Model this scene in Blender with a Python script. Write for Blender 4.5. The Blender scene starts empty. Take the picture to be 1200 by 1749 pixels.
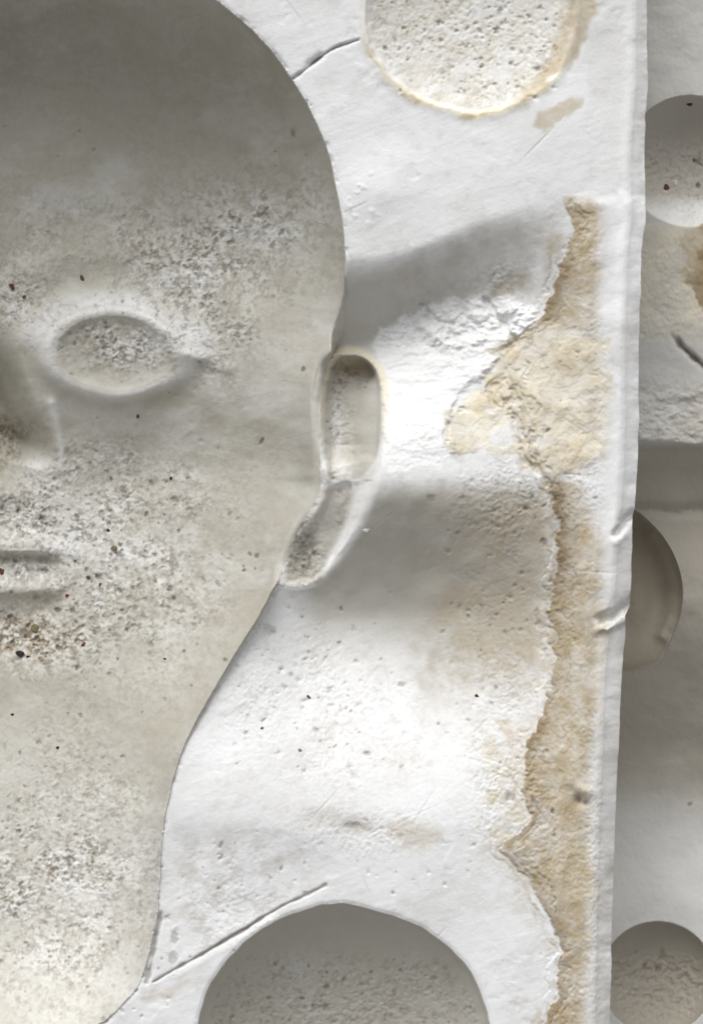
import bpy, math, random
import numpy as np

# ------------------------------------------------------------------ camera, sky, sun, exposure
S = 0.00015                    # metres per millimetre-scale unit ("px" of plan drawing)
CU, CV = 600.0, 874.5          # plan centre
DIST = 4000.0                  # camera height above the parting face, plan units
sc = bpy.context.scene
cam_d = bpy.data.cameras.new("camera")
cam = bpy.data.objects.new("camera", cam_d)
sc.collection.objects.link(cam)
cam.location = (0, 0, DIST * S)
cam_d.sensor_fit = 'VERTICAL'
cam_d.angle = 2 * math.atan(CV / DIST)
cam_d.clip_start = 0.01
cam_d.clip_end = 100
sc.camera = cam

SUN_EL, SUN_AZ = math.radians(34), math.radians(-14)     # azimuth from +Y, negative = to the left
w = bpy.data.worlds.new("World"); sc.world = w; w.use_nodes = True
nt = w.node_tree; nt.nodes.clear()
sky = nt.nodes.new('ShaderNodeTexSky'); sky.sky_type = 'NISHITA'; sky.sun_disc = False
sky.sun_elevation = SUN_EL; sky.sun_rotation = SUN_AZ
sky.air_density = 1.0; sky.dust_density = 5.0; sky.ozone_density = 1.0
bg = nt.nodes.new('ShaderNodeBackground'); bg.inputs['Strength'].default_value = 0.13
wo = nt.nodes.new('ShaderNodeOutputWorld')
hs = nt.nodes.new('ShaderNodeHueSaturation'); hs.inputs['Saturation'].default_value = 0.08
nt.links.new(sky.outputs[0], hs.inputs['Color']); nt.links.new(hs.outputs[0], bg.inputs[0]); nt.links.new(bg.outputs[0], wo.inputs[0])
sd_ = bpy.data.lights.new("sun", 'SUN'); sd_.energy = 1.0; sd_.angle = math.radians(55)
sd_.color = (0.945, 0.97, 1.0)
sun = bpy.data.objects.new("sun", sd_); sc.collection.objects.link(sun)
sun.rotation_euler = (-(math.pi/2 - SUN_EL), 0, 0)
from mathutils import Vector
dv = Vector((math.sin(SUN_AZ)*math.cos(SUN_EL), math.cos(SUN_AZ)*math.cos(SUN_EL), math.sin(SUN_EL)))
sun.rotation_euler = dv.to_track_quat('Z', 'Y').to_euler()
sun.location = dv * 2
sc.view_settings.view_transform = 'Standard'
sc.view_settings.look = 'None'
sc.view_settings.exposure = 0.07
sc.view_settings.gamma = 1.0

# ------------------------------------------------------------------ numeric helpers
f32 = np.float32
rs = np.random.RandomState(7)
TAB = rs.rand(512, 512).astype(f32) * 2 - 1

def vnoise(x, y, seed=0):
    x = x + seed * 37.31; y = y + seed * 91.77
    xi = np.floor(x).astype(np.int32); yi = np.floor(y).astype(np.int32)
    fx = (x - xi).astype(f32); fy = (y - yi).astype(f32)
    fx = fx*fx*fx*(fx*(fx*6-15)+10); fy = fy*fy*fy*(fy*(fy*6-15)+10)
    a = TAB[yi & 511, xi & 511]; b = TAB[yi & 511, (xi+1) & 511]
    c = TAB[(yi+1) & 511, xi & 511]; d = TAB[(yi+1) & 511, (xi+1) & 511]
    return (a*(1-fx)+b*fx)*(1-fy) + (c*(1-fx)+d*fx)*fy

def rot(x, y, a):
    ca, sa = math.cos(a), math.sin(a)
    return x*ca - y*sa, x*sa + y*ca

def fbm(U, V, wl, octv=3, seed=0, gain=0.5):
    out = 0; amp = 1.0; tot = 0
    for k in range(octv):
        x, y = rot(U/wl, V/wl, 0.5 + 1.1*k)
        out = out + amp*vnoise(x, y, seed + k*3.7); tot += amp
        amp *= gain; wl = wl/2.03
    return out / tot

def sst(a, b, x):
    t = np.clip((x-a)/(b-a), 0, 1); return t*t*(3-2*t)

def gs(x, s): return np.exp(-(x/s)**2)

def poly_sd(U, V, pts, closed=True):
    """signed distance, positive inside (closed) / plain distance (open)"""
    P = np.array(pts, dtype=f32); n = len(P)
    best = np.full(U.shape, 1e12, f32); inside = np.zeros(U.shape, bool)
    for i in range(n if closed else n-1):
        a = P[i]; b = P[(i+1) % n]
        ex, ey = b-a; wx = U-a[0]; wy = V-a[1]
        t = np.clip((wx*ex+wy*ey)/(ex*ex+ey*ey), 0, 1)
        best = np.minimum(best, (wx-ex*t)**2+(wy-ey*t)**2)
        if closed:
            c = ((a[1] <= V) != (b[1] <= V))
            if abs(ey) > 1e-9:
                inside ^= c & (U < a[0] + (V-a[1])*ex/ey)
    d = np.sqrt(best)
    return np.where(inside, d, -d) if closed else d

def smooth_poly(pts, closed, n=3):
    for _ in range(n):
        q = []; m = len(pts)
        rng = range(m) if closed else range(m-1)
        if not closed: q.append(pts[0])
        for i in rng:
            a = pts[i]; b = pts[(i+1) % m]
            q.append((a[0]*.75+b[0]*.25, a[1]*.75+b[1]*.25)); q.append((a[0]*.25+b[0]*.75, a[1]*.25+b[1]*.75))
        if not closed: q.append(pts[-1])
        pts = q
    return pts

def local(U, V, pts, fn, margin, fill):
    """evaluate fn only in the bounding box of pts"""
    P = np.array(pts); m = margin
    msk = (U > P[:,0].min()-m) & (U < P[:,0].max()+m) & (V > P[:,1].min()-m) & (V < P[:,1].max()+m)
    out = np.full(U.shape, fill, f32)
    out[msk] = fn(U[msk], V[msk])
    return out

def pmask(U, V, pts, soft=6, wob=0, wl=20, seed=0, oct_=3, sm=2):
    pts = smooth_poly(pts, True, sm)
    def f(u, v):
        d = poly_sd(u, v, pts)
        if wob: d = d + wob*fbm(u, v, wl, oct_, seed, 0.6)
        return sst(-soft, soft, d)
    return local(U, V, pts, f, soft+wob+2, 0.0)

def lmask(U, V, pts, width, wob=0, seed=0):
    def f(u, v):
        d = poly_sd(u, v, pts, False)
        if wob: d = d + wob*fbm(u, v, 12, 2, seed)
        return 1-sst(width*0.35, width, d)
    return local(U, V, pts, f, width+wob+2, 0.0)

def ridge_line(U, V, pts, width, wob=0, seed=0):   # gaussian profile of an open line
    def f(u, v):
        d = poly_sd(u, v, pts, False)
        if wob: d = d + wob*fbm(u, v, 14, 2, seed)
        return np.exp(-(d/width)**2)
    return local(U, V, pts, f, width*3, 0.0)

def interp(x, tbl, sm=12):
    t = np.array(tbl, dtype=float)
    # smooth monotone-ish: linear on a pre-smoothed fine table
    xs = np.linspace(t[0,0]-60, t[-1,0]+60, 800)
    ys = np.interp(xs, t[:,0], t[:,1])
    k = np.hanning(2*sm+1); k /= k.sum()
    ys = np.convolve(np.pad(ys, sm, mode='edge'), k, 'valid')
    return np.interp(x, xs, ys).astype(f32)

UC = -40.0        # symmetry axis of the face
EDGE = [(-600,1104),(0,1103),(150,1105),(200,1100),(380,1101),(432,1094),(560,1091),(700,1090),(780,1088),(868,1083),
        (880,1079),(990,1077),(1035,1074),(1052,1066),(1058,1066),(1085,1066),(1200,1059),(1350,1051),(1500,1046),(1620,1043),(1749,1040),(2400,1030)]
EV = np.array([e[0] for e in EDGE]); EU = np.array([e[1] for e in EDGE])
def edge(v): return np.interp(v, EV, EU) + 1.2*vnoise(v/31.0, v*0, 3) + 0.3*vnoise(v/8.0, v*0, 8)

RIM = [(-40,-150),(80,-140),(200,-102),(300,-48),(372,0),(432,50),(475,100),(505,145),(535,195),(560,255),(576,320),(588,400),
       (591,450),(590,520),(586,570),(566,612),(552,650),(546,700),(547,760),(549,820),(545,850),(522,885),(500,925),(487,965),(472,1008),
       (440,1065),(400,1125),(362,1190),(330,1245),(305,1300),(293,1350),(281,1400),(276,1460),(274,1520),(268,1580),(256,1630),
       (240,1685),(210,1718),(175,1749),(120,1775),(40,1788),(-40,1792)]
RIMC = RIM + [(-80-p[0], p[1]) for p in RIM[::-1][1:-1]]
EAR = [(572,604),(600,600),(630,614),(648,640),(655,680),(656,740),(652,790),(640,830),(622,880),(600,930),(572,962),(552,990),
       (520,1002),(485,1003),(476,998),(488,960),(504,920),(524,886),(547,852),(552,800),(549,740),(551,680),(558,640)]
SOCK1 = (800.0, 18.0, 182.0)
SOCK2 = (588.0, 1802.0, 257.0)

def snap(U, V, sdf, h):
    for _ in range(2):
        d = sdf(U, V); e = 0.7
        m = np.abs(d) < 0.6*h
        um, vm = U[m], V[m]; dm = d[m]
        gx = (sdf(um+e, vm)-dm)/e; gy = (sdf(um, vm+e)-dm)/e
        g = np.maximum(gx*gx+gy*gy, 0.3)
        U[m] = um - dm*gx/g; V[m] = vm - dm*gy/g
    return U, V

def grid(us, vs):
    U, V = np.meshgrid(us, vs); return U.astype(f32), V.astype(f32)

def axis(lo, a, b, hi, h, hc):
    parts = []
    if lo < a: parts.append(a - np.cumsum(np.linspace(h, hc, max(2, int((a-lo)/((h+hc)/2)))))[::-1])
    parts.append(np.arange(a, b+h*.5, h))
    if hi > b: parts.append(parts[-1][-1] + np.cumsum(np.linspace(h, hc, max(2, int((hi-b)/((h+hc)/2))))))
    return np.concatenate(parts)

# ------------------------------------------------------------------ material
def plaster(name, base, warm):
    m = bpy.data.materials.new(name); m.use_nodes = True
    t = m.node_tree; N = t.nodes; L = t.links
    bs = N['Principled BSDF']; bs.inputs['Roughness'].default_value = 0.82
    bs.inputs['Specular IOR Level'].default_value = 0.25
    tc = N.new('ShaderNodeTexCoord'); mp = N.new('ShaderNodeMapping')
    mp.inputs['Scale'].default_value = (1/S,)*3
    L.new(tc.outputs['Object'], mp.inputs[0])
    def noise(scale, detail=3, rough=.6, dist=0):
        n = N.new('ShaderNodeTexNoise'); n.inputs['Scale'].default_value = scale
        n.inputs['Detail'].default_value = detail; n.inputs['Roughness'].default_value = rough
        n.inputs['Distortion'].default_value = dist
        L.new(mp.outputs[0], n.inputs['Vector']); return n.outputs['Fac']
    def att(n):
        a = N.new('ShaderNodeAttribute'); a.attribute_name = n; return a.outputs['Fac']
    def mth(op, a, b, c=None):
        n = N.new('ShaderNodeMath'); n.operation = op
        for i, v in enumerate((a, b, c)):
            if v is None: continue
            if isinstance(v, (int, float)): n.inputs[i].default_value = v
            else: L.new(v, n.inputs[i])
        n.use_clamp = op in ('MULTIPLY', 'MULTIPLY_ADD') ; return n.outputs[0]
    def mix(fac, a, b):
        n = N.new('ShaderNodeMix'); n.data_type = 'RGBA'
        L.new(fac, n.inputs[0])
        for i, v in ((6, a), (7, b)):
            if isinstance(v, tuple): n.inputs[i].default_value = (*v, 1)
            else: L.new(v, n.inputs[i])
        return n.outputs[2]
    fine = noise(0.22, 4, .7); mid = noise(0.05, 4, .6, .5); big = noise(0.008, 3, .6)
    def modfac(a, n, lo=.55, gain=.9):      # mask broken up by noise
        return mth('MULTIPLY', a, mth('MULTIPLY_ADD', n, gain, lo))
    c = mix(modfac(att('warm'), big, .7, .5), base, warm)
    c = mix(mth('MULTIPLY', mth('SUBTRACT', big, 0.42), 1.1), c, (base[0]*.93, base[1]*.93, base[2]*.925))
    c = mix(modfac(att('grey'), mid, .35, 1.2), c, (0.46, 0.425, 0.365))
    c = mix(modfac(att('chalk_lit'), fine, .5, .8), c, (0.86, 0.86, 0.85))
    c = mix(modfac(att('cream'), mid, .4, 1.1), c, (0.78, 0.70, 0.51))
    c = mix(modfac(att('tan'), mid, .35, 1.1), c, (0.49, 0.405, 0.265))
    c = mix(modfac(att('ochre'), mid, .55, .9), c, (0.27, 0.205, 0.125))
    c = mix(mth('MULTIPLY', mth('SUBTRACT', fine, 0.45), 0.9), c, mixdark(N, L, c, 0.86))
    c = mix(att('speck'), c, (0.16, 0.13, 0.105))
    L.new(c, bs.inputs['Base Color'])
    b1 = N.new('ShaderNodeBump'); b1.inputs['Strength'].default_value = 0.25
    b1.inputs['Distance'].default_value = S*2.6
    h = mth('ADD', mth('MULTIPLY', fine, 1.0), mth('MULTIPLY', mid, .9))
    L.new(h, b1.inputs['Height']); L.new(b1.outputs[0], bs.inputs['Normal'])
    return m
def mixdark(N, L, col, k):
    n = N.new('ShaderNodeMix'); n.data_type = 'RGBA'; n.blend_type = 'MULTIPLY'; n.inputs[0].default_value = 1
    L.new(col, n.inputs[6]); n.inputs[7].default_value = (k, k*.985, k*.96, 1); return n.outputs[2]

MAT_A = plaster('aged_white_plaster', (0.80, 0.80, 0.795), (0.405, 0.378, 0.305))
MAT_B = plaster('aged_grey_plaster', (0.60, 0.585, 0.55), (0.36, 0.315, 0.24))
ATTRS = ('warm', 'grey', 'chalk_lit', 'cream', 'tan', 'ochre', 'speck')

# ------------------------------------------------------------------ scene helpers
COL = sc.collection
def tagp(o, label=None, cat=None, group=None, kind=None):
    if label: o['label'] = label
    if cat: o['category'] = cat
    if group: o['group'] = group
    if kind: o['kind'] = kind
    return o
def empty(name, loc=(0,0,0)):
    o = bpy.data.objects.new(name, None); o.location = loc; o.empty_display_size = 0.01
    COL.objects.link(o); return o
def mesh_obj(name, co, quads, mat, parent=None, attrs=None, smooth=True):
    me = bpy.data.meshes.new(name)
    me.vertices.add(len(co)); me.vertices.foreach_set('co', np.ascontiguousarray(co, f32).ravel())
    nq = len(quads); k = quads.shape[1]
    me.loops.add(nq*k); me.loops.foreach_set('vertex_index', np.ascontiguousarray(quads, np.int32).ravel())
    me.polygons.add(nq)
    me.polygons.foreach_set('loop_start', np.arange(0, nq*k, k, dtype=np.int32))
    me.polygons.foreach_set('use_smooth', np.full(nq, smooth, bool))
    me.update(calc_edges=True)
    if attrs:
        for n, a in attrs.items():
            at = me.attributes.new(n, 'FLOAT', 'POINT'); at.data.foreach_set('value', a.astype(f32))
    me.materials.append(mat)
    o = bpy.data.objects.new(name, me); COL.objects.link(o)
    if parent: o.parent = parent
    return o
def world(U, V, Z):
    k = 1 - Z/DIST
    return np.stack([(U-CU)*S*k, (CV-V)*S*k, Z*S], -1)
def split_parts(U, V, Z, A, labels, names, mat, root):
    """names: {id: (name, parent_id or None, label)}; every id becomes a mesh that meets its neighbours edge to edge"""
    h, wd = U.shape
    co = world(U, V, Z).reshape(-1, 3)
    idx = np.arange(h*wd, dtype=np.int32).reshape(h, wd)
    q = np.stack([idx[1:, :-1], idx[1:, 1:], idx[:-1, 1:], idx[:-1, :-1]], -1).reshape(-1, 4)
    lab = labels.reshape(-1); objs = {}
    for i, (nm, par, lb) in names.items():
        qq = q[lab == i]
        if not len(qq): continue
        used = np.zeros(h*wd, bool); used[qq.ravel()] = True
        remap = np.cumsum(used).astype(np.int32) - 1
        o = mesh_obj(nm, co[used], remap[qq], mat, objs[par] if par is not None else root,
                     {k: a.ravel()[used] for k, a in A.items()})
        if lb: o['label'] = lb
        objs[i] = o
    return objs
def skirt(U, V, Z, zb, mat, root, name='side_wall'):
    co = world(U, V, Z)
    rings = np.concatenate([co[0, :], co[1:, -1], co[-1, :-1][::-1], co[1:-1, 0][::-1]])
    n = len(rings); levels = 7
    allv = []
    for k in range(levels):
        r = rings.copy(); t = k/(levels-1)
        r[:, 2] = rings[:, 2]*(1-t) + zb*S*t
        c = rings.mean(0); r[:, :2] = c[:2] + (rings[:, :2]-c[:2])*(1-0.012*t)
        allv.append(r)
    allv = np.concatenate(allv)
    i = np.arange(n); j = (i+1) % n
    qs = np.concatenate([np.stack([i+k*n, j+k*n, j+(k+1)*n, i+(k+1)*n], -1) for k in range(levels-1)])
    attrs = {k: np.zeros(len(allv)) for k in ATTRS}
    attrs['grey'] = np.full(len(allv), .4)
    o = mesh_obj(name, allv, qs, mat, root, attrs)
    # underside
    lo = allv[-n:]; mn = lo.min(0); mx = lo.max(0)
    b = np.array([(mn[0], mn[1], mn[2]), (mx[0], mn[1], mn[2]), (mx[0], mx[1], mn[2]), (mn[0], mx[1], mn[2])])
    mesh_obj('underside', b, np.array([[3, 2, 1, 0]]), mat, root, {k: np.zeros(4) for k in ATTRS}, False)
    return o

def stamp(U, V, us, vs, pts, arrs):
    """pts rows: x, y, rx, ry, ang, depth, speck ; arrs=(Z, SP)"""
    Z, SP = arrs
    for x, y, rx, ry, an, dp, sp in pts:
        r = max(rx, ry)*2.2
        i0, i1 = np.searchsorted(vs, (y-r, y+r)); j0, j1 = np.searchsorted(us, (x-r, x+r))
        if i1 <= i0 or j1 <= j0: continue
        du = U[i0:i1, j0:j1]-x; dw = V[i0:i1, j0:j1]-y
        ca, sa = math.cos(an), math.sin(an)
        e = ((du*ca+dw*sa)/rx)**2 + ((-du*sa+dw*ca)/ry)**2
        e = e*(1+.6*vnoise((du+x)/3.1, (dw+y)/3.1, 5)) + .35*vnoise((du+x)/2.2, (dw+y)/2.2, 9)
        e = np.maximum(e, 0)
        Z[i0:i1, j0:j1] -= dp*np.exp(-e*1.2)
        SP[i0:i1, j0:j1] = np.maximum(SP[i0:i1, j0:j1], sp*(1-sst(.5, 1.5, e)))
def scatter(rng, n, fdens, box, rmin, rmax, dep, sp):
    out = []; x0, y0, x1, y1 = box
    while len(out) < n:
        xs = rng.uniform(x0, x1, 4000); ys = rng.uniform(y0, y1, 4000); p = fdens(xs, ys)
        ok = rng.rand(4000) < p
        for x, y in zip(xs[ok], ys[ok]):
            r = rmin + (rmax-rmin)*rng.rand()**3
            out.append((x, y, r*(1+.6*rng.rand()), r, rng.uniform(0, 3.14), dep*r*rng.uniform(.5, 1), sp*rng.uniform(.12, 1)**2))
            if len(out) >= n: break
    return out

def worms(U, V, wl, seed):          # curdled, wormy relief
    wx = fbm(U, V, wl*1.6, 2, seed+50)*wl*.9; wy = fbm(U, V, wl*1.6, 2, seed+60)*wl*.9
    a = fbm(U+wx, V+wy, wl, 3, seed, .55)
    return .6*(1-np.abs(a)*2.6) + .2 + 1.1*fbm(U, V, wl*.6, 2, seed+9)

# ------------------------------------------------------------------ MAIN MOULD
H = 1.75
def blobn(U, V): return np.exp(-(((U-618)/26)**2+((V-335)/48)**2))
us = axis(-1170, -24, 1095, 1095, H, 16)
us[-1] = 1095
vs = axis(-420, -24, 1773, 2200, H, 16)
U, V = grid(us, vs)
rim_s = np.array(smooth_poly(RIMC, True, 2), f32)
_j = np.cumsum(np.r_[0, np.hypot(*np.diff(rim_s, axis=0).T)]).astype(f32)
rim_s = rim_s + np.stack([0.9*vnoise(_j/21, _j*0, 3)+.5*vnoise(_j/5, _j*0, 5), 0.9*vnoise(_j/21, _j*0, 13)+.5*vnoise(_j/5, _j*0, 15)], -1)
ear_s = smooth_poly(EAR, True, 2)
def sd_rim(u, v): return poly_sd(u, v, rim_s)
wr = np.clip((U-930)/(1095-930), 0, 1)
U += wr*(edge(V)-1095)
# snap grid lines onto the sharp outlines
def near_snap(pred, sdf):
    global U, V
    m = pred
    uu, vv = U[m], V[m]; uu, vv = snap(uu, vv, sdf, H); U[m] = uu; V[m] = vv
near_snap((U > -30) & (U < 620), sd_rim)
def c2w(u, v):
    a = np.arctan2(v-SOCK2[1], u-SOCK2[0]); return 4*vnoise(a*3, a*0, 77)+1.2*vnoise(a*14, a*0, 78)
def c1(u, v): return SOCK1[2] - np.hypot(u-SOCK1[0], v-SOCK1[1])
def c2(u, v): return SOCK2[2] + c2w(u, v) - np.hypot(u-SOCK2[0], v-SOCK2[1])
near_snap((np.hypot(U-SOCK2[0], V-SOCK2[1]) < 268) & (V < 1790), c2)

Um = np.where(U < UC, 2*UC-U, U)              # the face is symmetric about its axis
# ---- parting face
A = sst(1010, 700, U)
A2 = 0.32 + 0.68*sst(960, 690, U)
top_edge = np.interp(U, [560, 600, 650, 700, 760, 820, 900, 960, 1010], [436, 438, 440, 428, 403, 374, 350, 338, 335])
bot_edge = np.interp(U, [560, 600, 630, 680, 740, 800, 860, 920, 960, 1010], [610, 605, 590, 552, 528, 512, 505, 500, 515, 520])
fade_r = sst(1005, 955, U)
dip = np.interp(U, [560, 650, 760, 860, 960], [150, 125, 95, 60, 30])
Zp = np.zeros_like(U)
t = (V-top_edge)/(bot_edge-top_edge)
prof1 = sst(-0.05, 1.1, t)                       # 0 above, 1 at trough
t2 = (V-bot_edge)/(812-bot_edge)
rise = sst(-0.12, 1.04, t2)
Zp -= dip*prof1*(1-rise*0.86)*fade_r
# second hollow below the ear ridge
d2 = interp(U, [(250,24),(440,66),(540,122),(680,126),(800,92),(900,54),(960,22)], 60)
start = 812 + 10*fbm(U, V, 60, 2, 4)
f2 = sst(0, 1, (V-start)/250)
r2 = sst(1040, 1420, V)
Zp -= d2*f2*(1-r2*1.0)*fade_r
Zp -= dip*0.14*sst(800, 840, V)*(1-sst(900, 1100, V))*0*fade_r
# soft plane below (greyish flat wedge beside the neck)
w2 = pmask(U, V, [(270,1420),(420,1418),(520,1440),(560,1490),(540,1520),(270,1680)], 30)
Zp -= 4*w2
# shallow scuffed hollow at (610,1412)
Zp -= 2.5*np.exp(-(((U-612)/34)**2+((V-1414)/17)**2)) + 2*np.exp(-(((U-540)/40)**2+((V-1398)/20)**2))
# slight swell above the trough and small lumps
Zp += 6*np.exp(-(((U-640)/60)**2+((V-330)/45)**2)) + 6*fbm(U, V, 190, 2, 11) + 0.9*fbm(U, V, 38, 3, 12)
Zp += blobn(U,V)*(1.6+5*np.maximum(fbm(U, V, 16, 3, 13), 0))
# torn white patch
torn_pts = [(636,592),(655,560),(690,535),(735,518),(800,508),(840,516),(870,508),(925,540),(905,565),(870,580),(850,620),(835,640),(800,660),
            (770,700),(760,740),(790,765),(770,790),(700,806),(652,806),(656,740),(650,650)]
torn = pmask(U, V, torn_pts, 7, 14, 26, 21, 4)
tornh = np.abs(fbm(U, V*1.5, 55, 4, 33, .6)); strat = fbm(U+V*.5, V*2.6, 40, 4, 35, .6)
lump = pmask(U, V, [(650,565),(700,530),(760,512),(830,512),(900,520),(925,545),(880,575),(820,590),(720,600),(650,600)], 16, 12, 30, 5)
Zp += torn*(6*sst(800,740,V) + 3.5*strat*sst(820, 560, V) + 1.2*strat - 14*tornh*lump) + lump*9*fbm(U, V, 20, 3, 36)
crk = lmask(U, V, smooth_poly([(828,512),(850,540),(862,560),(878,580)], False, 2), 7, 4, 5)
Zp -= 11*crk
crk2 = lmask(U, V, smooth_poly([(720,520),(745,548),(772,556),(790,540)], False, 2), 6, 4, 6)
Zp -= 7*crk2
# crust over the stained right band: a thin ragged layer edge
crust_edge = np.interp(V, [300,335,380,440,490,540,580,640,700,760,830,890,950,1050,1130,1200,1260,1340,1400,1430,1455,1500,1560,1620,1690,1760,2300],
                          [1000,968,978,965,950,930,880,862,890,902,945,952,955,938,948,932,908,896,905,870,850,905,930,956,955,925,930])
ce = crust_edge + 13*fbm(U, V, 42, 4, 41, .65) + 7*fbm(U*0.6, V, 15, 3, 43, .7) - 7*np.maximum(fbm(U*.5, V, 22, 2, 47), 0)
on_band = sst(-2.2, 2.2, U-ce)
band_v = sst(328, 352, V+8*fbm(U, V, 30, 2, 45))
Zp += sst(330, 470, V)*2.5*on_band
Zp -= band_v*2.6*np.exp(-((U-ce)/5)**2)*(0.4+0.6*sst(-.2, .5, fbm(U, V, 60, 2, 44)))
lay = 0
for off, sd0 in ((14, 301), (27, 302), (-16, 303)):
    dd = U - ce - off - 12*fbm(U, V, 24, 3, sd0, .65)
    Zp += band_v*(1.6*sst(-1.5, 1.5, dd) - 1.8*np.exp(-(dd/3.5)**2))*sst(-.3, .3, fbm(U, V, 70, 2, sd0+9))
    lay = lay + np.exp(-(dd/5)**2)*sst(-.2, .4, fbm(U, V, 50, 2, sd0+19))*(1 if off > 0 else .6)
# crust detail in the cream area
cream_pts = [(765,700),(800,672),(840,640),(850,600),(900,575),(960,560),(1035,572),(1042,650),(1035,780),(980,808),(930,810),(900,800),(850,770),(800,775),(765,760)]
flk = fbm(U, V, 46, 4, 52, .6)
cream_m = pmask(U, V, cream_pts, 9, 26, 34, 51, 4)*(1-.8*sst(.1,.3,fbm(U, V, 38, 3, 57, .6))*sst(1000,870,U))
terr = np.floor((flk+1)*4.5)/4.5
terr = terr + sst(0.8, 1.0, ((flk+1)*4.5) % 1)/4.5
Zp += cream_m*(terr-1)*4
for pl in ([(835,660),(848,650),(870,648),(880,665),(872,690),(850,700),(835,672)], [(846,660),(862,690),(885,715),(890,740),(893,790),(915,800)], [(905,735),(910,790),(935,830),(945,850)], [(762,748),(766,712),(790,700)]):
    Zp -= 3*lmask(U, V, smooth_poly(pl, False, 2), 6, 9, 7)
# worn rim on the outer edge
e_in = edge(V) - np.interp(V, [0,200,300,900,1040,1100,1749], [18,22,25,24,30,30,26])
ed = (U-e_in)/np.maximum(edge(V)-e_in, 1)
Zp += 3.5*np.exp(-((U-(e_in-6))/9)**2) - np.interp(V, [0,900,1749], [9,13,14])*np.clip(ed, 0, 1)**1.2*sst(0,.15,ed)
Zp += np.clip(ed,0,1)*2.5*fbm(U*0.5, V, 28, 3, 61)
Zp += 4*np.exp(-((U-1046)/16)**2)*sst(500,600,V)*sst(1050,900,V)
# chips in the outer edge
Zp -= 9*ridge_line(U, V, [(1052,912),(1064,895),(1082,878)], 7, 5)
Zp += 3*ridge_line(U, V, [(1052,925),(1066,914)], 7, 3)
Zp -= 15*ridge_line(U, V, [(1030,1060),(1048,1046),(1078,1028)], 9, 7)
Zp += 8*ridge_line(U, V, [(1026,1076),(1044,1067),(1064,1056)], 6, 7, 5)
# scored lines and cracks
G1 = smooth_poly([(500,134),(515,124),(540,104),(562,86),(585,77),(612,68)], False, 2)
G2 = [(262,1677),(300,1655),(345,1630),(385,1606),(420,1586),(450,1566),(485,1546),(520,1530),(556,1512)]
G3 = [(250,1678),(258,1650),(264,1620),(270,1585),(274,1560)]
g1 = ridge_line(U, V, G1, 2.6, 2.5, 2); g1w = ridge_line(U, V, [(528,110),(548,96)], 6)
g2 = ridge_line(U, V, G2, 2.5, 1.6, 3)*(.5+.5*np.interp(U, [262,420,556],[.6,1,.2])); g3 = ridge_line(U, V, G3, 4, 3.5, 4)
Zp -= 7*g1 + 5*g1w + 6*g2 + 5*g3
Zp += 1*ridge_line(U, V, [(300,1668),(345,1643),(420,1600),(470,1570)], 6)
# pit with white chips on the stained band
Zp -= 9*np.exp(-(((U-988)/9)**2+((V-1366)/12)**2)) + 7*np.exp(-(((U-1000)/5)**2+((V-1372)/5)**2))
Zp += 6*np.exp(-(((U-1000)/12)**2+((V-1352)/9)**2))

# ---- round registration recesses
r1 = np.hypot(U-SOCK1[0], (V-SOCK1[1])); wob1 = 13*fbm(U, V, 110, 2, 71) + 3*fbm(U, V, 20, 2, 72)
q1 = np.clip((r1+wob1)/SOCK1[2], 0, 1.2)
dish = -46*np.sqrt(np.clip(1-(np.clip(q1/0.97,0,1))**2.4, 0, 1)**1.5)
Zs1 = dish + 2*np.exp(-((q1-0.99)/.06)**2)
in1 = q1 < 1.0
Zp = Zp + Zs1
r2c = np.hypot(U-SOCK2[0], V-SOCK2[1])-c2w(U, V); q2 = np.clip((r2c+1)/SOCK2[2], 0, 1)
Zp += np.where(q2 < 1, -150*np.clip(1-q2**2, 0, 1)**.6*sst(0, 7, SOCK2[2]-r2c), 0) - 2*np.exp(-((r2c-SOCK2[2])/3)**2)

# ---- head cavity
sdr = np.full(U.shape, -1e3, f32)
mr = (U > -720) & (U < 720) & (V > -260) & (V < 1900)
sdr[mr] = sd_rim(U[mr], V[mr])
P = interp(V, [(-150,330),(100,345),(300,365),(420,378),(520,366),(600,362),(700,385),(800,412),(900,410),(1000,396),(1080,396),(1150,382),(1300,345),(1420,315),(1600,300),(1700,285),(1790,262)], 36)
# soften the medial creases of the distance field away from the rim
gx = np.arange(-760, 640, 12.0); gy = np.arange(-260, 1920, 12.0)
GX, GY = grid(gx, gy); G = np.maximum(sd_rim(GX, GY), -20)
kk = np.exp(-(np.arange(-10, 11)*12/48.0)**2); kk /= kk.sum()
G = np.apply_along_axis(lambda a: np.convolve(np.pad(a, 10, mode='edge'), kk, 'valid'), 0, G)
G = np.apply_along_axis(lambda a: np.convolve(np.pad(a, 10, mode='edge'), kk, 'valid'), 1, G)
def samp(G, x, y):
    fx = np.clip((x-gx[0])/12, 0, len(gx)-1.001); fy = np.clip((y-gy[0])/12, 0, len(gy)-1.001)
    i = fy.astype(int); j = fx.astype(int); a = fx-j; b = fy-i
    return (G[i, j]*(1-a)+G[i, j+1]*a)*(1-b)+(G[i+1, j]*(1-a)+G[i+1, j+1]*a)*b
sdm = sdr*1.0
bl = sst(4, 110, sdr[mr]); sdm[mr] = sdr[mr]*(1-bl) + samp(G, U[mr], V[mr])*bl
Rv = interp(V, [(-150,230),(150,270),(400,450),(600,540),(900,480),(1100,400),(1300,290),(1450,250),(1700,230),(1790,200)], 36)
tt = np.clip((sdm-1.0)/Rv, 0, 1)
f = np.sqrt(np.clip(1-(1-tt)**2.3, 0, 1))*sst(-1, 6, sdr)**.8
Zc = -P*f
ax = Um - UC
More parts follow.
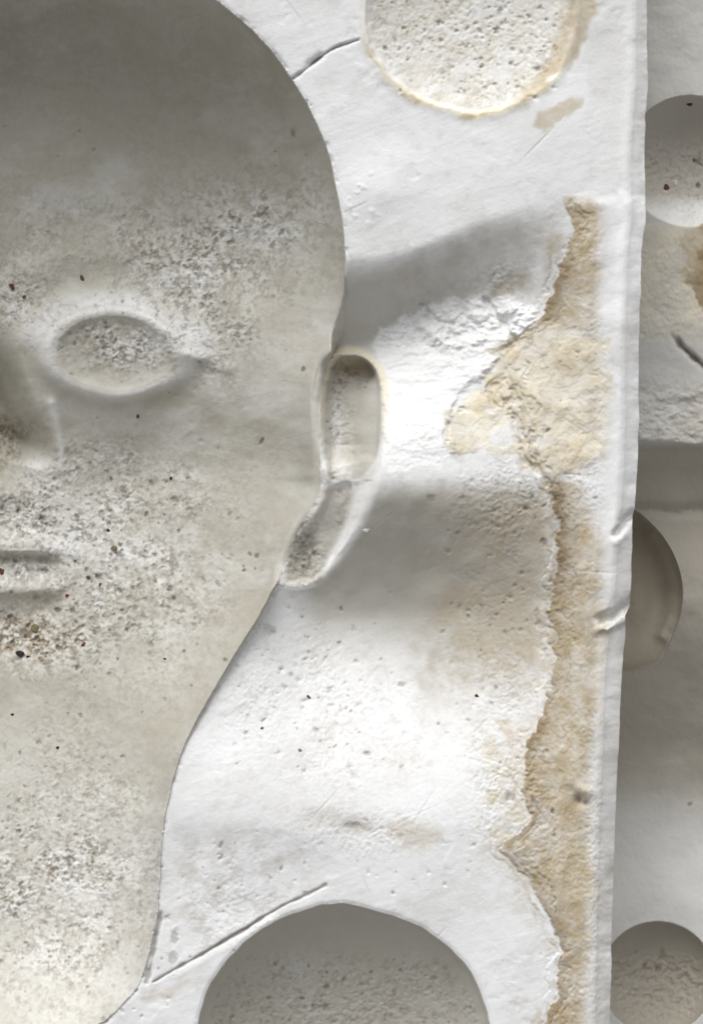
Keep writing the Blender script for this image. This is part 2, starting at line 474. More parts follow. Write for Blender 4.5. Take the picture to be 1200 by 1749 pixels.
# brow / orbit mound, eyeball dish, lids
Zc += 46*np.exp(-(((Um-200)/150)**2+((V-585)/95)**2))
ex, ey = (Um-197)/98, (V-602-0.03*(Um-197))/62
ey = ey/(1-.12*sst(.2, 1.1, ex)) - .05*sst(.4,1.1,ex)
ea = np.hypot(ex, ey)
corner = np.clip((Um-270)/60, 0, 1)
ea = ea*(1-0.05*corner)
Zc -= 34*np.clip(1-(ea/1.02)**2, 0, 1)**1.05
Zc += 13*np.exp(-((ea-1.19)/.21)**2) + 4*ridge_line(Um, V, [(290,596),(318,604),(345,614)], 9) + 10*np.exp(-((ea-1.62)/.22)**2)*sst(.2,-.5,ey) - 2*np.exp(-((ea-1.27)/.05)**2)*sst(.5,-.3,ey)
Zc += 5*ridge_line(Um, V, [(296,612),(325,604),(352,612),(385,628)], 11)
Zc -= 3*ridge_line(Um, V, [(300,636),(330,628),(360,640)], 12)
Zc += 14*ridge_line(Um, V, smooth_poly([(40,470),(120,432),(230,425),(340,470),(420,540)], False, 2), 34)
# cheek fall
Zc -= 26*np.exp(-(((Um-230)/190)**2+((V-800)/110)**2))
# nose
nl = np.interp(V, [430,520,600,680,740,790,830], [0,12,30,58,86,100,96])
nz = sst(470, 700, V)*(1-sst(750, 800, V+.3*(50-Um)))
Zc -= 125*nz*sst(-4, 62, nl-Um)*(.75+.25*sst(60,-20,Um))
Zc -= 40*sst(-10,50,88-Um)*sst(700,760,V)*(1-sst(800,850,V))
Zc += 6*ridge_line(Um, V, smooth_poly([(88,690),(100,730),(107,775),(104,805)], False, 2), 9)
Zc += 16*np.exp(-(((Um-58)/26)**2+((V-800)/20)**2)) - 14*np.exp(-(((Um-10)/26)**2+((V-768)/20)**2)) - 12*np.exp(-(((Um-10)/40)**2+((V-868)/20)**2))
# mouth
V0 = V; V = 950+(V-950)*(1+.3*sst(80, 170, ax))-14*sst(110,165,ax); mw = sst(156, 118, ax)
Zc += mw*(12*gs(V-932, 16) - 13*gs(V-956, 8) - 12*gs(V-978, 20) - 12*gs(V-895, 20) + 15*gs(V-1008, 13) - 9*gs(V-1052, 24) - 7*gs(V-950, 5)*sst(135,110,ax) + 4*gs(V-941, 4)*sst(150,120,ax) + 4*gs(V-1000,5))
V = V0
Zc += 7*ridge_line(Um, V, smooth_poly([(60,926),(108,930),(128,955),(122,990),(90,1012)], False, 2), 11)
Zc -= 12*np.exp(-(((Um-20)/75)**2+((V-1095)/36)**2))
Zc += 10*fbm(U, V, 190, 3, 81) + 3.5*fbm(U, V, 60, 3, 82) + .8*fbm(U*.6, V, 16, 3, 83)
inC = sdr > 0
# where the parting face is lower than the cavity rim (troughs meet the wall) blend
edge_soft = sst(0, 26, sdr)
Zrimlevel = Zp*(1-sst(0, 170, sdr))
fw = 85 - 75*sst(545, 605, V)
zcap = np.minimum(Zp*(1-sst(0, 1, sdr/fw)), -.8*np.clip(sdr-1, 0, 60)*(1-sst(.35, 1.1, sdr/fw)))
hk = 16.0
sm_ = np.minimum(Zc, zcap) - np.maximum(hk-np.abs(Zc-zcap), 0)**2/(4*hk)*sst(0, 14, sdr)*sst(100, 60, sdr)*sst(610, 560, V)
Z = np.where(inC, sm_, Zp - 1.5*np.exp(-(sdr/3.5)**2))

# ---- ear hollow
sde = local(U, V, ear_s, lambda a, b: poly_sd(a, b, ear_s), 30, -100.0)
ear_out = smooth_poly([(560,592),(590,584),(625,592),(648,615),(664,650),(668,740),(664,800),(655,850),(640,900),(610,950),(580,990),(545,1018),(500,1020),(468,1016),(476,985),(500,900),(545,850),(540,640)], True, 2)
sdeo = local(U, V, ear_out, lambda a, b: poly_sd(a, b, ear_out), 30, -100.0)
bowl = smooth_poly([(574,607),(600,602),(629,613),(647,638),(653,680),(653,740),(646,780),(630,806),(606,824),(574,826),(554,812),(550,740),(552,680),(559,640)], True, 2)
sdb = local(U, V, bowl, lambda a, b: poly_sd(a, b, bowl), 30, -100.0)
band_p = smooth_poly([(655,800),(646,850),(632,893),(603,938),(566,980),(546,998),(548,960),(573,915),(594,870),(600,836),(630,812)], True, 2)
sdn = local(U, V, band_p, lambda a, b: poly_sd(a, b, band_p), 30, -100.0)
pock = smooth_poly([(497,915),(512,890),(536,884),(548,915),(549,960),(540,990),(515,1000),(486,996),(487,960)], True, 2)
sdk = local(U, V, pock, lambda a, b: poly_sd(a, b, pock), 30, -100.0)
crest = np.exp(-(np.maximum(-sdb, 0)/11)**2)*(sdb < 4)
Z = np.where(~inC, Z + 7*crest*sst(760, 640, V), Z)           # cream crescent above the hollow
wallx = np.interp(V, [640, 680, 780, 820], [636, 604, 592, 600])
Lr = interp(V, [(600,-132),(640,-108),(700,-68),(800,-20),(850,-20),(930,-58),(1000,-104)], 10)
Vw = V + 5*fbm(U, V, 18, 2, 95) + .25*(U-570)*sst(740,820,V)
Fl = interp(Vw, [(603,-125),(622,-165),(645,-165),(690,-148),(762,-138),(784,-116),(800,-90),(827,-86),(840,-96),(856,-98),(900,-110),(1000,-122)], 5)
cxx = interp(V, [(636,642),(662,606),(740,594),(780,602),(800,602),(850,598),(920,580),(960,566),(1000,548)], 8)
rxx = interp(V, [(600,640),(640,652),(740,657),(800,652),(850,646),(880,637),(930,607),(980,566),(1000,556)], 8)
hx = np.clip((U-cxx)/np.maximum(rxx-cxx, 6), 0, 1)
hp = np.interp(V, [700, 780, 850], [1.0, .85, .55])
hx = hx**hp; hx = np.where(V < 820, .6*hx+.4*hx*hx*(3-2*hx), hx)
T = Fl + (Lr-Fl)*hx*sst(600, 640, V)
T += 8*np.exp(-((U-cxx+2)/7)**2)*sst(655,690,V)*sst(790,760,V)
Rt = interp(V, [(605,-125),(640,-104),(800,-86),(900,-98),(1000,-116)], 6)
T = T + (np.maximum(Rt-T, 0))*np.exp(-(np.minimum(sdr, 0)/7.5)**2)*.9
T -= 24*np.exp(-(((U-520)/19)**2+((V-940)/44)**2))*(1+.25*fbm(U, V, 14, 2, 92))
T += 14*np.exp(-((V-1001-.1*(U-510))/9)**2)*sst(560, 545, U) + 12*np.exp(-((U-483+.0*V)/7)**2)*sst(960,985,V)
T += 3*fbm(U, V, 34, 3, 94)
Z = np.where(inC & (U > 430), Z + (np.minimum(Z, Rt*sst(1, .2, sdr/60)) - Z)*sst(602, 640, V)*sst(1000, 960, V), Z)
nr = (~inC) & (sdr > -12) & (V > 604) & (V < 1000) & (U > 440)
sde = np.where(nr, np.maximum(sde, (12+sdr)*2), sde)
kb = sst(0, 1, sde/np.interp(V, [600, 640, 700, 1000], [5, 8, 15, 13]))
kb = np.where(nr, np.maximum(kb, sst(-12, -3, sdr)*sst(602, 622, V)*sst(1004, 984, V)), kb)
ez = np.where(sde > 0, (T-Z)*kb, 0)
ine = (sde > 0)
Z = np.where(ine & ~inC, Z + ez, Z)
lipL = ridge_line(U, V, [(556,640),(550,680),(548,740),(551,800)], 4)
Z += 0*lipL
Z += 1.5*ridge_line(U, V, [(478,1001),(505,1006),(535,1003)], 6)*(~inC)

# worn smooth: the low lip between cheek and ear
j0, j1 = np.searchsorted(us, (420, 680)); i0, i1 = np.searchsorted(vs, (540, 1060))
Zs = Z[i0:i1, j0:j1]; sub = Zs.copy()
gk = np.exp(-(np.arange(-7, 8)/3.6)**2); gk /= gk.sum()
for _ in range(2):
    p = np.pad(sub, 7, mode='edge')
    p = sum(gk[k]*p[k:k+sub.shape[0], :] for k in range(15)); sub = sum(gk[k]*p[:, k:k+sub.shape[1]] for k in range(15))
mk = sst(26, 12, np.abs(sdr[i0:i1, j0:j1]+2))*sst(596, 622, V[i0:i1, j0:j1])*sst(1012, 985, V[i0:i1, j0:j1])
mk = np.maximum(mk, .6*sst(8, 3, np.abs(sde[i0:i1, j0:j1]))*sst(700, 760, V[i0:i1, j0:j1])*(np.abs(sde[i0:i1, j0:j1]) < 20))
Z[i0:i1, j0:j1] = Zs*(1-mk)+sub*mk
Z += 3.5*np.exp(-((sdr+1)/4.5)**2)*sst(640,680,V)*sst(830,800,V)*(U > 440)
# ------------------------------------------------------------ masks for wear, crust, stains, and painted light and shade
zero = np.zeros_like(U)
n_a = fbm(U, V, 90, 4, 101, .6); n_b = fbm(U, V, 26, 3, 102, .6); n_c = fbm(U, V, 300, 2, 103)
inCf = inC.astype(f32)
warm = inCf*(1.02 + .1*n_c - .25*sst(1150,1500,V)) + (~inC)*0.0  # warmer plaster of the hollow and its shade, both in this tone
warm -= inCf*(.22*sst(0,.45,fbm(U, V*1.5, 120, 4, 401, .6)) + .10*sst(.05,.4,fbm(U*.5, V*1.6, 40, 4, 402, .6)))
warm += (q2 < 1)*0.85 + (q1 < .93)*0.18  # deep recess takes the same plaster and shade tone
warm = np.maximum(warm, 1.0*ine*(~inC)*np.clip(sst(-2,8,sdb)*.85+sst(-4,8,sdk)*.8+.35,0,1)*(1-.75*sst(-2,6,sdn))*(0.85+.3*n_a))  # ear bowl darkened in colour to stand for its shade
warm = np.maximum(warm, (~inC)*.75*sst(0,50,V-top_edge+8*n_b)*sst(20,-15,V-bot_edge)*sst(1000,560,U))  # shade of the trough slope painted in, along with settled dirt
warm = np.maximum(warm, (~inC)*.85*sst(812,860,V)*sst(1180,1010,V)*sst(480,560,U)*sst(970,930,U)*sst(-14,2,-sdn))  # shaded fall below the ear darkened in colour
# rough (curdled) zones
def blob(x, y, sx, sy, k=1.0): return k*np.exp(-(((U-x)/sx)**2+((V-y)/sy)**2))
rough = inCf*(blob(455,385,85,75,1.0) + blob(330,480,120,70,.9) + blob(210,590,95,45,1.0) + blob(390,590,60,55,.7) + blob(20,520,70,60,.8)
        + blob(20,880,100,60,1.0) + blob(220,960,140,140,1.0) + blob(60,985,80,26,.8) + blob(60,1090,110,50,1.1) + blob(100,1500,190,200,.9)
        + blob(0,760,40,40,1) + blob(200,400,300,70,.35) + blob(200,820,150,60,.5) + 0.10)
rough += (q2 < .93)*sst(1590, 1680, V)*.95 + sst(.95,.88,q1)*.7
rough += (~inC)*(blob(520,1180,190,110,.45) + blob(860,1100,100,230,.5)*sst(960,930,U) + blob(900,620,80,60,.15) + on_band*band_v*sst(1045,1010,U)*.4*(1-cream_m)
        + blob(560,1300,200,60,.25) + blob(620,1420,110,40,.6) + blob(400,1540,100,90,.45) + blob(860,1350,50,120,.6) + torn*.4 + lump*.9 + blob(870,850,80,60,.7)
        + blob(850,480,60,30,.9))
rough += ine*(blob(592,640,34,18,1.4)+blob(575,715,20,75,1.4)+blob(518,945,24,55,1.6)+.25)
rough = np.clip(rough, 0, 1.15)
rw = worms(U, V, 11, 111); rw2 = worms(U, V, 6.5, 131)
patchy = sst(-.5, .35, fbm(U, V, 55, 3, 120, .6))
rl = rough*(0.45+.55*patchy)
Z += 2.2*inCf*blob(40,1100,70,34)*(fbm(U,V,14,3,170,.6)*2)
Z += rl*(1-.3*(q1<1))*(1.7*(rw-.3) + 1.5*(rw2-.3)) + 0.12*fbm(U, V, 6, 2, 140)
chalk_lit = np.clip(rl*sst(.25, 1.1, rw)*0.75, 0, 1)*inCf
ering = np.maximum(np.exp(-((ea-1.2)/.2)**2)*(.3*sst(.8,-.4,ey)+.7), .95*np.exp(-((ea-1.45)/.33)**2)*sst(.3,-.4,ey))*inCf
n_f = fbm(U, V, 9, 3, 171, .75)
grn = inCf*np.clip(rough, 0, 1)*(.4+.6*patchy)
grn_s = np.clip(grn*sst(.16,.4,n_f+.35*fbm(U, V, 4.5, 1, 174)), 0, 1)
grn_s = np.maximum(grn_s, ine*(~inC)*sst(.12,.4,n_f)*(blob(590,640,34,20)+.8*blob(573,710,16,70)+blob(518,945,22,46)))
grn_s = np.clip(grn_s, 0, 1)
Z -= 1.6*grn_s
chalk_lit = np.maximum(chalk_lit, grn*sst(.02,.4,-n_f)*.6)
chalk_lit = np.maximum(chalk_lit, ering*.95*(.8+.3*n_b))
chalk_lit = np.maximum(chalk_lit, inCf*(.55*blob(60,795,45,30)+.5*blob(120,900,60,60)+.5*blob(90,935,60,12)+.35*blob(330,612,60,12)+.25*blob(20,1300,120,80)))  # includes lit nose underside and lip ledge, painted lighter
chalk_lit = np.maximum(chalk_lit, torn*.9*(1-cream_m))
chalk_lit = np.maximum(chalk_lit, (~inC)*band_v*.8*np.exp(-((U-ce+12)/14)**2)*sst(-.2,.2,n_b)*sst(800,900,V))
chalk_lit = np.maximum(chalk_lit, inCf*(.6*blob(128,925,34,64)+.8*blob(58,797,26,20)+.5*ridge_line(Um, V, smooth_poly([(88,690),(100,730),(107,775),(104,805)], False, 2), 9)))  # highlights on nose lump and wing ridge painted in beside the chalky column
chalk_lit = np.maximum(chalk_lit, ine*(.7*blob(586,803,17,13)+.65*blob(572,725,17,60)+.4*blob(482,965,10,40)+.5*blob(520,1002,30,6)))  # first blob is a painted highlight at the foot of the bowl
grey = rl*sst(.45,-.35, .6*rw+.4*rw2)*.8
grey += .3*(~inC)*rl*sst(.1,.5,n_f)
grey += (~inC)*(.35*blob(850,1000,110,170)*sst(960,930,U) + .5*blob(700,900,120,70)*.5)
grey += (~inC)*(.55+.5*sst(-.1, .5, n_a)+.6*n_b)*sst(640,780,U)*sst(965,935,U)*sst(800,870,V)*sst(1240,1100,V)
grey += (~inC)*(.4+.5*n_b)*sst(600,700,U)*sst(970,940,U)*sst(0,30,V-top_edge)*sst(30,0,V-bot_edge)*.8  # greys the trough slope for its shade as well as dirt
grey += .35*w2*sst(-.3,.4,n_b) + .65*np.exp(-(((U-612)/30)**2+((V-1412)/14)**2)) + .4*np.exp(-(((U-545)/40)**2+((V-1395)/20)**2))  # shade of the shallow hollow put into grey colour
grey += .25*(~inC)*blob(870,360,90,60)*sst(-.3,.5,n_a) + .5*blob(865,480,35,22)*(1+n_b)
grey += (~inC)*np.clip(ed, 0, 1)*.30*(.5+n_a) + (~inC)*(U > e_in-35)*sst(800,1000,V)*.28 + .2*(~inC)*on_band*blob(1040,80,60,140)  # outer bevel, turned from the light, also greyed in colour
grey += .25*(q1<.93)*sst(-.1,.5,n_b)
grey += inCf*(.22*sst(0,.5,n_a))
grey = np.clip(grey, 0, 1)
band_r = np.interp(V, [320,360,450,560,650,780,830,870,950,1050,1200,1350,1500,1749,2300], [1000,1022,1024,1020,1040,1030,985,1015,1030,1028,1022,1008,1010,1000,1000])
brd = band_r + 16*fbm(U, V, 70, 4, 151, .6)
tan = on_band*band_v*sst(16,-22, U-brd)*(.92 + .5*n_b + .3*n_a)
tan *= (1-.9*cream_m)
tan *= 1-.85*pmask(U, V, [(940,800),(1030,780),(1040,830),(1000,830),(960,822)], 8, 10, 20, 9)
# drip trail along the crust edge
och = band_v*np.exp(-(np.maximum(U-ce, 0)/(30+16*n_b)))*sst(-3, 3, U-ce)*(.55+.6*sst(-.4,.5,fbm(U, V, 80, 2, 161)))*sst(-30,10,brd-U)
och *= (1-.75*sst(560, 600, V)*sst(660, 640, V))
och *= .35 + .65*(sst(380,470,V)*sst(560,540,V) + sst(815,860,V)*sst(1460,1400,V) + .6*sst(1450,1500,V))
cream = cream_m*(.55+.5*n_b)
tanc = cream_m*(.45*sst(-.1,.5,flk) + .3*blob(960,600,90,50)+.25*blob(980,720,60,90))
for pl, k in (([(835,660),(848,650),(870,648),(880,665),(872,690),(850,700),(835,672)], .9), ([(846,660),(862,690),(885,715),(890,740),(893,790),(915,800)], .8),
           ([(905,735),(910,790),(935,830),(945,850)], .8), ([(762,748),(766,712),(790,700)], .8), ([(840,600),(870,585),(905,572),(935,566)], .8)):
    tanc = np.maximum(tanc, k*lmask(U, V, smooth_poly(pl, False, 2), 13, 13, 13)*(.7+.5*n_b))
tan *= .62+.38*sst(-.35,.15,fbm(U, V, 75, 4, 311, .65))
tan = np.maximum(tan, tanc)
tan = np.maximum(tan, band_v*sst(-70-50*n_a, 0, U-ce)*sst(-.05,.35,fbm(U, V, 22, 3, 312, .6))*(.45*sst(820,900,V)*(1-on_band)))
brown = sst(.0,.5,fbm(U, V, 40, 4, 313, .65))*band_v*on_band*sst(10,-30,U-brd)
tan = np.maximum(tan, (~inC)*.5*sst(-.05,.5,n_b)*pmask(U, V, [(810,1195),(860,1200),(905,1260),(905,1400),(850,1470),(815,1430),(835,1300)], 14, 18, 30, 19))
# other tan/cream areas
tan = np.maximum(tan, .75*pmask(U, V, [(905,208),(930,190),(985,160),(1000,178),(960,205),(925,232)], 5, 9, 22, 17))
tan = np.maximum(tan, .8*pmask(U, V, [(960,0),(1000,-20),(1030,-20),(1010,40),(990,90),(960,118),(930,150),(890,180),(860,180),(900,150),(935,110),(955,60)], 10, 16, 26, 18))
ring1 = np.exp(-((q1-.985)/.035)**2)
ringpart = sst(60, 130, V)*sst(960, 900, U)*.8 + .35
cream = np.maximum(cream, .26*(q1<1)*(.7+.6*n_b))
cream = np.maximum(cream, 1.2*ring1*ringpart*(.7+.5*n_b)); tan = np.maximum(tan, np.exp(-((q1-1.0)/.045)**2)*.75*ringpart*sst(-.1,.4,n_b))
cream = np.maximum(cream, (~inC)*(.22*sst(-.2,.4,n_b)*pmask(U, V, [(800,1190),(860,1200),(900,1260),(900,1400),(850,1470),(815,1430),(820,1300)], 14, 16, 30, 19)))
tan = np.maximum(tan, (~inC)*.34*(.7+.9*n_b+.5*n_a)*np.clip(sst(690,860,U)*sst(12,-4,U-ce)*sst(820,900,V)*sst(1260,1130,V), 0, 1))
tan = np.maximum(tan, (~inC)*(.6+.9*n_b)*.5*sst(-75,-20,U-ce)*sst(8,-2,U-ce)*sst(1180,1260,V)*sst(1520,1440,V))
tan = np.maximum(tan, .55*pmask(U, V, [(760,1015),(830,1000),(930,1010),(935,1120),(860,1160),(780,1120),(740,1070)], 16, 22, 40, 20)*(.6+.6*n_b))
tan = np.maximum(tan, .5*pmask(U, V, [(830,1440),(900,1420),(920,1480),(925,1560),(880,1500)], 10, 16, 26, 23))
tan = np.maximum(tan, .45*pmask(U, V, [(660,1402),(720,1400),(760,1430),(730,1452),(680,1448)], 8, 12, 20, 24))
tan = np.maximum(tan, .5*pmask(U, V, [(935,400),(965,395),(962,440),(930,440)], 8, 10, 20, 25))
tan = np.maximum(tan, .4*pmask(U, V, [(240,1700),(300,1680),(330,1670),(300,1700),(250,1715)], 6, 9, 20, 26))
lip_c = sst(-17, -8, sdb)*(1-sst(-2, 3, sdb))*(~inC)*sst(780, 640, V)
cream = np.maximum(cream, .8*lip_c); 
tan = np.maximum(tan, .65*ine*(blob(600,625,35,14)+.6*blob(572,842,20,10)))
tan = np.maximum(tan, inCf*(.35*blob(60,1085,80,40)+.3*blob(0,760,50,50))*(1+n_b))
och = np.maximum(och, .38*brown*(1-.7*cream_m))
och = np.maximum(och, band_v*np.clip(lay, 0, 1)*.38*sst(1025, 990, U)*(1-.5*cream_m))
och = np.maximum(och, .45*ine*blob(600,632,30,9)); och = np.maximum(och, inCf*.85*sst(-.15,.4,n_f)*(blob(40,1095,75,34)+blob(0,765,32,34)))  # undercut shade at the ear top painted ochre; face blobs are grime
speck = np.clip(.75*g1*np.interp(U,[505,540,560,610],[.3,1,.8,.5]) + .8*g2 + .55*g3, 0, .8)
speck += .75*np.exp(-(((U-988)/7)**2+((V-1366)/9)**2)*1.5) + .6*np.exp(-(((U-1000)/4)**2+((V-1372)/4)**2))
speck += .35*crk*0 
rng = np.random.RandomState(3)
def gd(lst):
    return lambda x, y: np.clip(sum(k*np.exp(-(((x-a)/sx)**2+((y-b)/sy)**2)) for a, b, sx, sy, k in lst), 0, 1)
xr_, yr_ = rot(U, V, .35)
brush = fbm(xr_/9, yr_*1.0, 7, 3, 181, .6); xr_, yr_ = rot(U, V, -.9); brush2 = fbm(xr_/7, yr_, 6, 2, 182)
Z += (~inC)*(q2 >= 1)*(q1 > 1)*(.16*brush+.14*brush2*sst(0,.4,n_a) - .9*sst(.25,.6,fbm(U, V, 60, 4, 183, .6)))
grey = np.clip(grey + (~inC)*(.16*sst(-.1,.6,n_a) + .06*sst(.1,.5,brush) + .18*sst(.15,.6,fbm(U, V, 24, 4, 184, .65))), 0, 1)
rimd = np.exp(-(sdr/6)**2)*(~inC)*sst(-.1,.5,fbm(U, V, 50, 3, 185)); grey = np.clip(grey+.2*rimd, 0, 1)
Z -= np.exp(-(sdr/5)**2)*(~inC)*4*sst(.1,.6,fbm(U, V, 26, 3, 186, .6))
pits = scatter(rng, 420, gd([(230,960,130,110,1),(60,1090,100,50,.9),(20,880,70,50,.8),(200,1000,180,150,.3)]), (0,800,450,1250), 1.8, 5.0, 1.2, .85)
pits += scatter(rng, 330, gd([(100,1530,170,170,1),(100,1350,120,80,.3)]), (0,1250,290,1749), 1.7, 3.8, 1.2, .6)
pits += scatter(rng, 160, gd([(330,500,140,90,1),(210,600,80,40,1),(450,380,80,70,.6),(20,520,60,50,1)]), (0,250,560,680), 1.7, 4, 1.2, .6)
pits += scatter(rng, 70, lambda x, y: x*0+.5, (0,150,540,1250), 1.7, 3.5, 1, .6)
pits += scatter(rng, 200, gd([(800,40,140,120,1)]), (640,-10,960,170), 1.7, 4.2, 1.4, .45)
pits += scatter(rng, 150, gd([(590,1720,200,90,1)]), (380,1600,800,1770), 1.7, 4, 1.2, .6)
pits += scatter(rng, 190, gd([(520,1180,130,90,1),(560,1290,130,50,.3),(860,1000,80,200,.6)]), (400,820,940,1350), 1.7, 4.2, 1.2, .45)
pits += scatter(rng, 60, gd([(400,1560,80,80,1),(620,1460,200,60,.5)]), (290,1400,900,1700), 1.6, 3.4, 1.1, .45)
pits += scatter(rng, 45, gd([(520,950,16,40,1),(572,720,12,60,.8),(600,640,25,16,1)]), (490,610,650,1000), 1.8, 3.8, 1.4, .6)
pits += scatter(rng, 60, gd([(960,1100,35,500,1)]), (900,350,1020,1749), 1.7, 3.6, 1.2, .5)
for _ in range(34):
    x, y = rng.uniform(300, 1030), rng.uniform(0, 1749)
    pits.append((x, y, rng.uniform(10, 42), rng.uniform(.9, 1.6), rng.choice([.3, -.5, 1.2, -.9])+rng.normal(0, .25), rng.uniform(.5, 1.3), rng.uniform(0, .18)))
for x, y, rx, ry, an, k in ((447,752,7,3,-1.0,.8),(518,630,3.5,4,0,.8),(1125,0,1,1,0,0),(380,585,6,4,.3,.5),(295,1635,8,11,0,.4),(378,1442,6,3,-1,.5),(460,1075,12,8,.3,.3),
                         (735,850,7,6,0,.4),(685,1168,7,4,0,.5),(868,1360,10,7,0,.5),(600,1410,14,6,0,.35),(298,1600,6,12,.1,.4),(500,228,4,6,0,.5),(222,778,5,4,0,.4)):
    pits.append((x, y, rx, ry, an, 1.6, k))
stamp(U, V, us, vs, pits, (Z, speck))
speck = np.clip(np.maximum(speck, .62*grn_s + .25*sst(.1,.45,n_f)*((q2<.93)*sst(1590,1680,V)+.5*(q1<.93))), 0, .9)
AT = dict(warm=np.clip(warm,0,1), grey=grey, chalk_lit=np.clip(chalk_lit,0,1), cream=np.clip(cream,0,1), tan=np.clip(tan,0,1), ochre=np.clip(och,0,1), speck=speck)

# ------------------------------------------------------------ cut into parts
def cc(a): return (a[1:, :-1]+a[1:, 1:]+a[:-1, 1:]+a[:-1, :-1])/4
Uc, Vc = cc(U), cc(V); sdc = cc(np.clip(sdr, -50, 1e4)); eac = cc(np.minimum(ea, 9)); Umc = cc(Um); axc = Umc-UC
lab = np.zeros(Uc.shape, np.int8)
lab[(cc(on_band*band_v) > .5) & (Uc < cc(brd)) & (cc(cream_m) <= .5)] = 9
lab[cc(torn) > .5] = 8
lab[(cc(cream_m) > .5) & (lab != 8)] = 10
lab[Uc > cc(e_in)] = 11
lab[cc(g1) > .25] = 12; lab[cc(g2) > .25] = 13; lab[(cc(g3) > .25)] = 14
lab[cc(q1) < 1.0] = 6
lab[cc(r2c) < SOCK2[2]] = 7
lab[(cc(ine.astype(f32)) > .5) & (sdc <= 0)] = 5
inside = sdc > 0
lab[inside] = 1
lab[inside & (eac < 1.17) & (Uc > UC)] = 2
lab[inside & (eac < 1.17) & (Uc <= UC)] = 15
lab[inside & (axc < 78) & (Vc > 560) & (Vc < 835)] = 3
lab[inside & (axc < 168) & (Vc > 880) & (Vc < 1022)] = 4
root = empty('plaster_mould')
tagp(root, 'white plaster mould with a hollow face, tan stain along its right border', 'mould')
names = {0: ('parting_face', None, None), 1: ('head_hollow', None, 'warm grey hollow of forehead, cheek and neck'),
         2: ('eye', 1, None), 15: ('eye', 1, None), 3: ('nose', 1, None), 4: ('mouth', 1, None), 5: ('ear_hollow', None, None),
         6: ('key_recess', None, 'shallow round recess with a tan ring and pitted white floor'),
         7: ('key_recess', None, 'deep round recess with a smooth shaded upper wall'),
         8: ('torn_patch', None, 'rough torn patch of chalky bright white plaster'),
         9: ('stained_crust', None, 'tan water stain with a ragged brown edge'),
         10: ('flaking_crust', None, 'cream flaking crust with ochre outlines'),
         11: ('worn_edge', None, None), 12: ('scored_line', None, None), 13: ('scored_line', None, None), 14: ('scored_line', None, None)}
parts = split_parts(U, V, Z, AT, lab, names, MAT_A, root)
skirt(U, V, Z, -560, MAT_A, root)

def surf(x, y):
    i = np.argmin(np.abs(vs-y)); j = np.argmin(np.abs(us-x))
    return float(Z[i, j])

# ------------------------------------------------------------------ SECOND MOULD, lower, beyond the right edge
BZ = -230.0
H2 = 1.8
us2 = axis(1012, 1012, 1222, 1800, H2, 16)
vs2 = axis(-420, -24, 1773, 2200, H2, 16)
U2, V2 = grid(us2, vs2)
e2 = (edge(V2)-CU+10)*DIST/(DIST-BZ)+CU
k = np.clip((1200-U2)/(1200-1012), 0, 1)
U2 = U2 + k*(e2-1012)
KA = (1178.0, 275.0, 113.0); KB = (1122.0, 1671.0, 98.0)
def snap2(cx, cy, r):
    global U2, V2
    m = (np.abs(np.hypot(U2-cx, V2-cy)-r) < 5)
    a, b = U2[m], V2[m]; a, b = snap(a, b, lambda u, v: r-np.hypot(u-cx, v-cy), H2); U2[m] = a; V2[m] = b
snap2(*KA); snap2(*KB)
EARB = smooth_poly([(1076,866),(1098,880),(1130,912),(1154,952),(1167,1002),(1162,1052),(1147,1088),(1131,1128),(1112,1140),(1070,1150),(1030,1150),(1020,1000),(1040,866)], True, 2)
m = (U2 < 1185) & (V2 > 850) & (V2 < 1170)
a, b = U2[m], V2[m]; a, b = snap(a, b, lambda u, v: poly_sd(u, v, EARB), H2); U2[m] = a; V2[m] = b
Z2 = BZ + 6*fbm(U2, V2, 120, 3, 201) + 1.5*fbm(U2, V2, 30, 3, 202)
# long profile down the block
Z2 += interp(V2, [(-400,0),(560,0),(680,-8),(756,4),(768,0),(858,-88),(880,-98),(960,-84),(1040,-82),(1100,-104),(1280,-200),(1360,-210),(1450,-196),(1540,-160),(1700,-140),(2200,-100)])
Z2 -= 16*sst(754,764, V2 - 4*fbm(U2,V2,40,2,203))*sst(860,800,V2)
Z2 -= 9*np.exp(-((V2-872-3*fbm(U2,V2,30,2,204))/10)**2)
rgh2 = sst(640,690,V2)*sst(762,750,V2)
Z2 += rgh2*7*fbm(U2, V2*1.6, 34, 4, 205, .6)
ra = (np.hypot(U2-KA[0], V2-KA[1])+1)/KA[2]; ra = ra + .03*fbm(U2, V2, 50, 2, 207)*sst(.9,1.0,ra)*0 + .0; Z2 -= np.where(ra < 1, 78*np.clip(1-ra**2.2, 0, 1)**.6, 0)
rb = (np.hypot(U2-KB[0], V2-KB[1])+1)/KB[2]; Z2 -= np.where(rb < 1, 70*np.sqrt(np.clip(1-rb**2, 0, 1)), 0)
sb = poly_sd(U2, V2, EARB)
eb = np.clip(sb/62, 0, 1)
Z2 -= np.where(sb > 0, 80*np.sqrt(np.clip(1-(1-eb)**2, 0, 1))*sst(1150, 1010, V2), 0)
Z2 += np.where(sb > 0, 13*ridge_line(U2, V2, smooth_poly([(1112,915),(1138,955),(1149,1000),(1146,1045),(1130,1085)], False, 2), 13, 3), 0)
Z2 += 22*np.exp(-(((U2-1088)/24)**2+((V2-1040)/38)**2))*sst(0,14,sb)
gl = ridge_line(U2, V2, [(1143,572),(1165,594),(1190,616),(1225,646)], 5, 2.5)*sst(1138, 1165, U2)
Z2 -= 14*gl
nb = fbm(U2, V2, 34, 3, 210, .6); na = fbm(U2, V2, 90, 3, 211)
rough2 = np.clip(1.0*sst(1,.9,ra)*sst(190, 260, V2) + (rb < .93)*sst(1610, 1650, V2) + .35*rgh2 + .25*sst(380,420,V2)*sst(600,560,V2) + .5*gs(V2-880, 12), 0, 1)
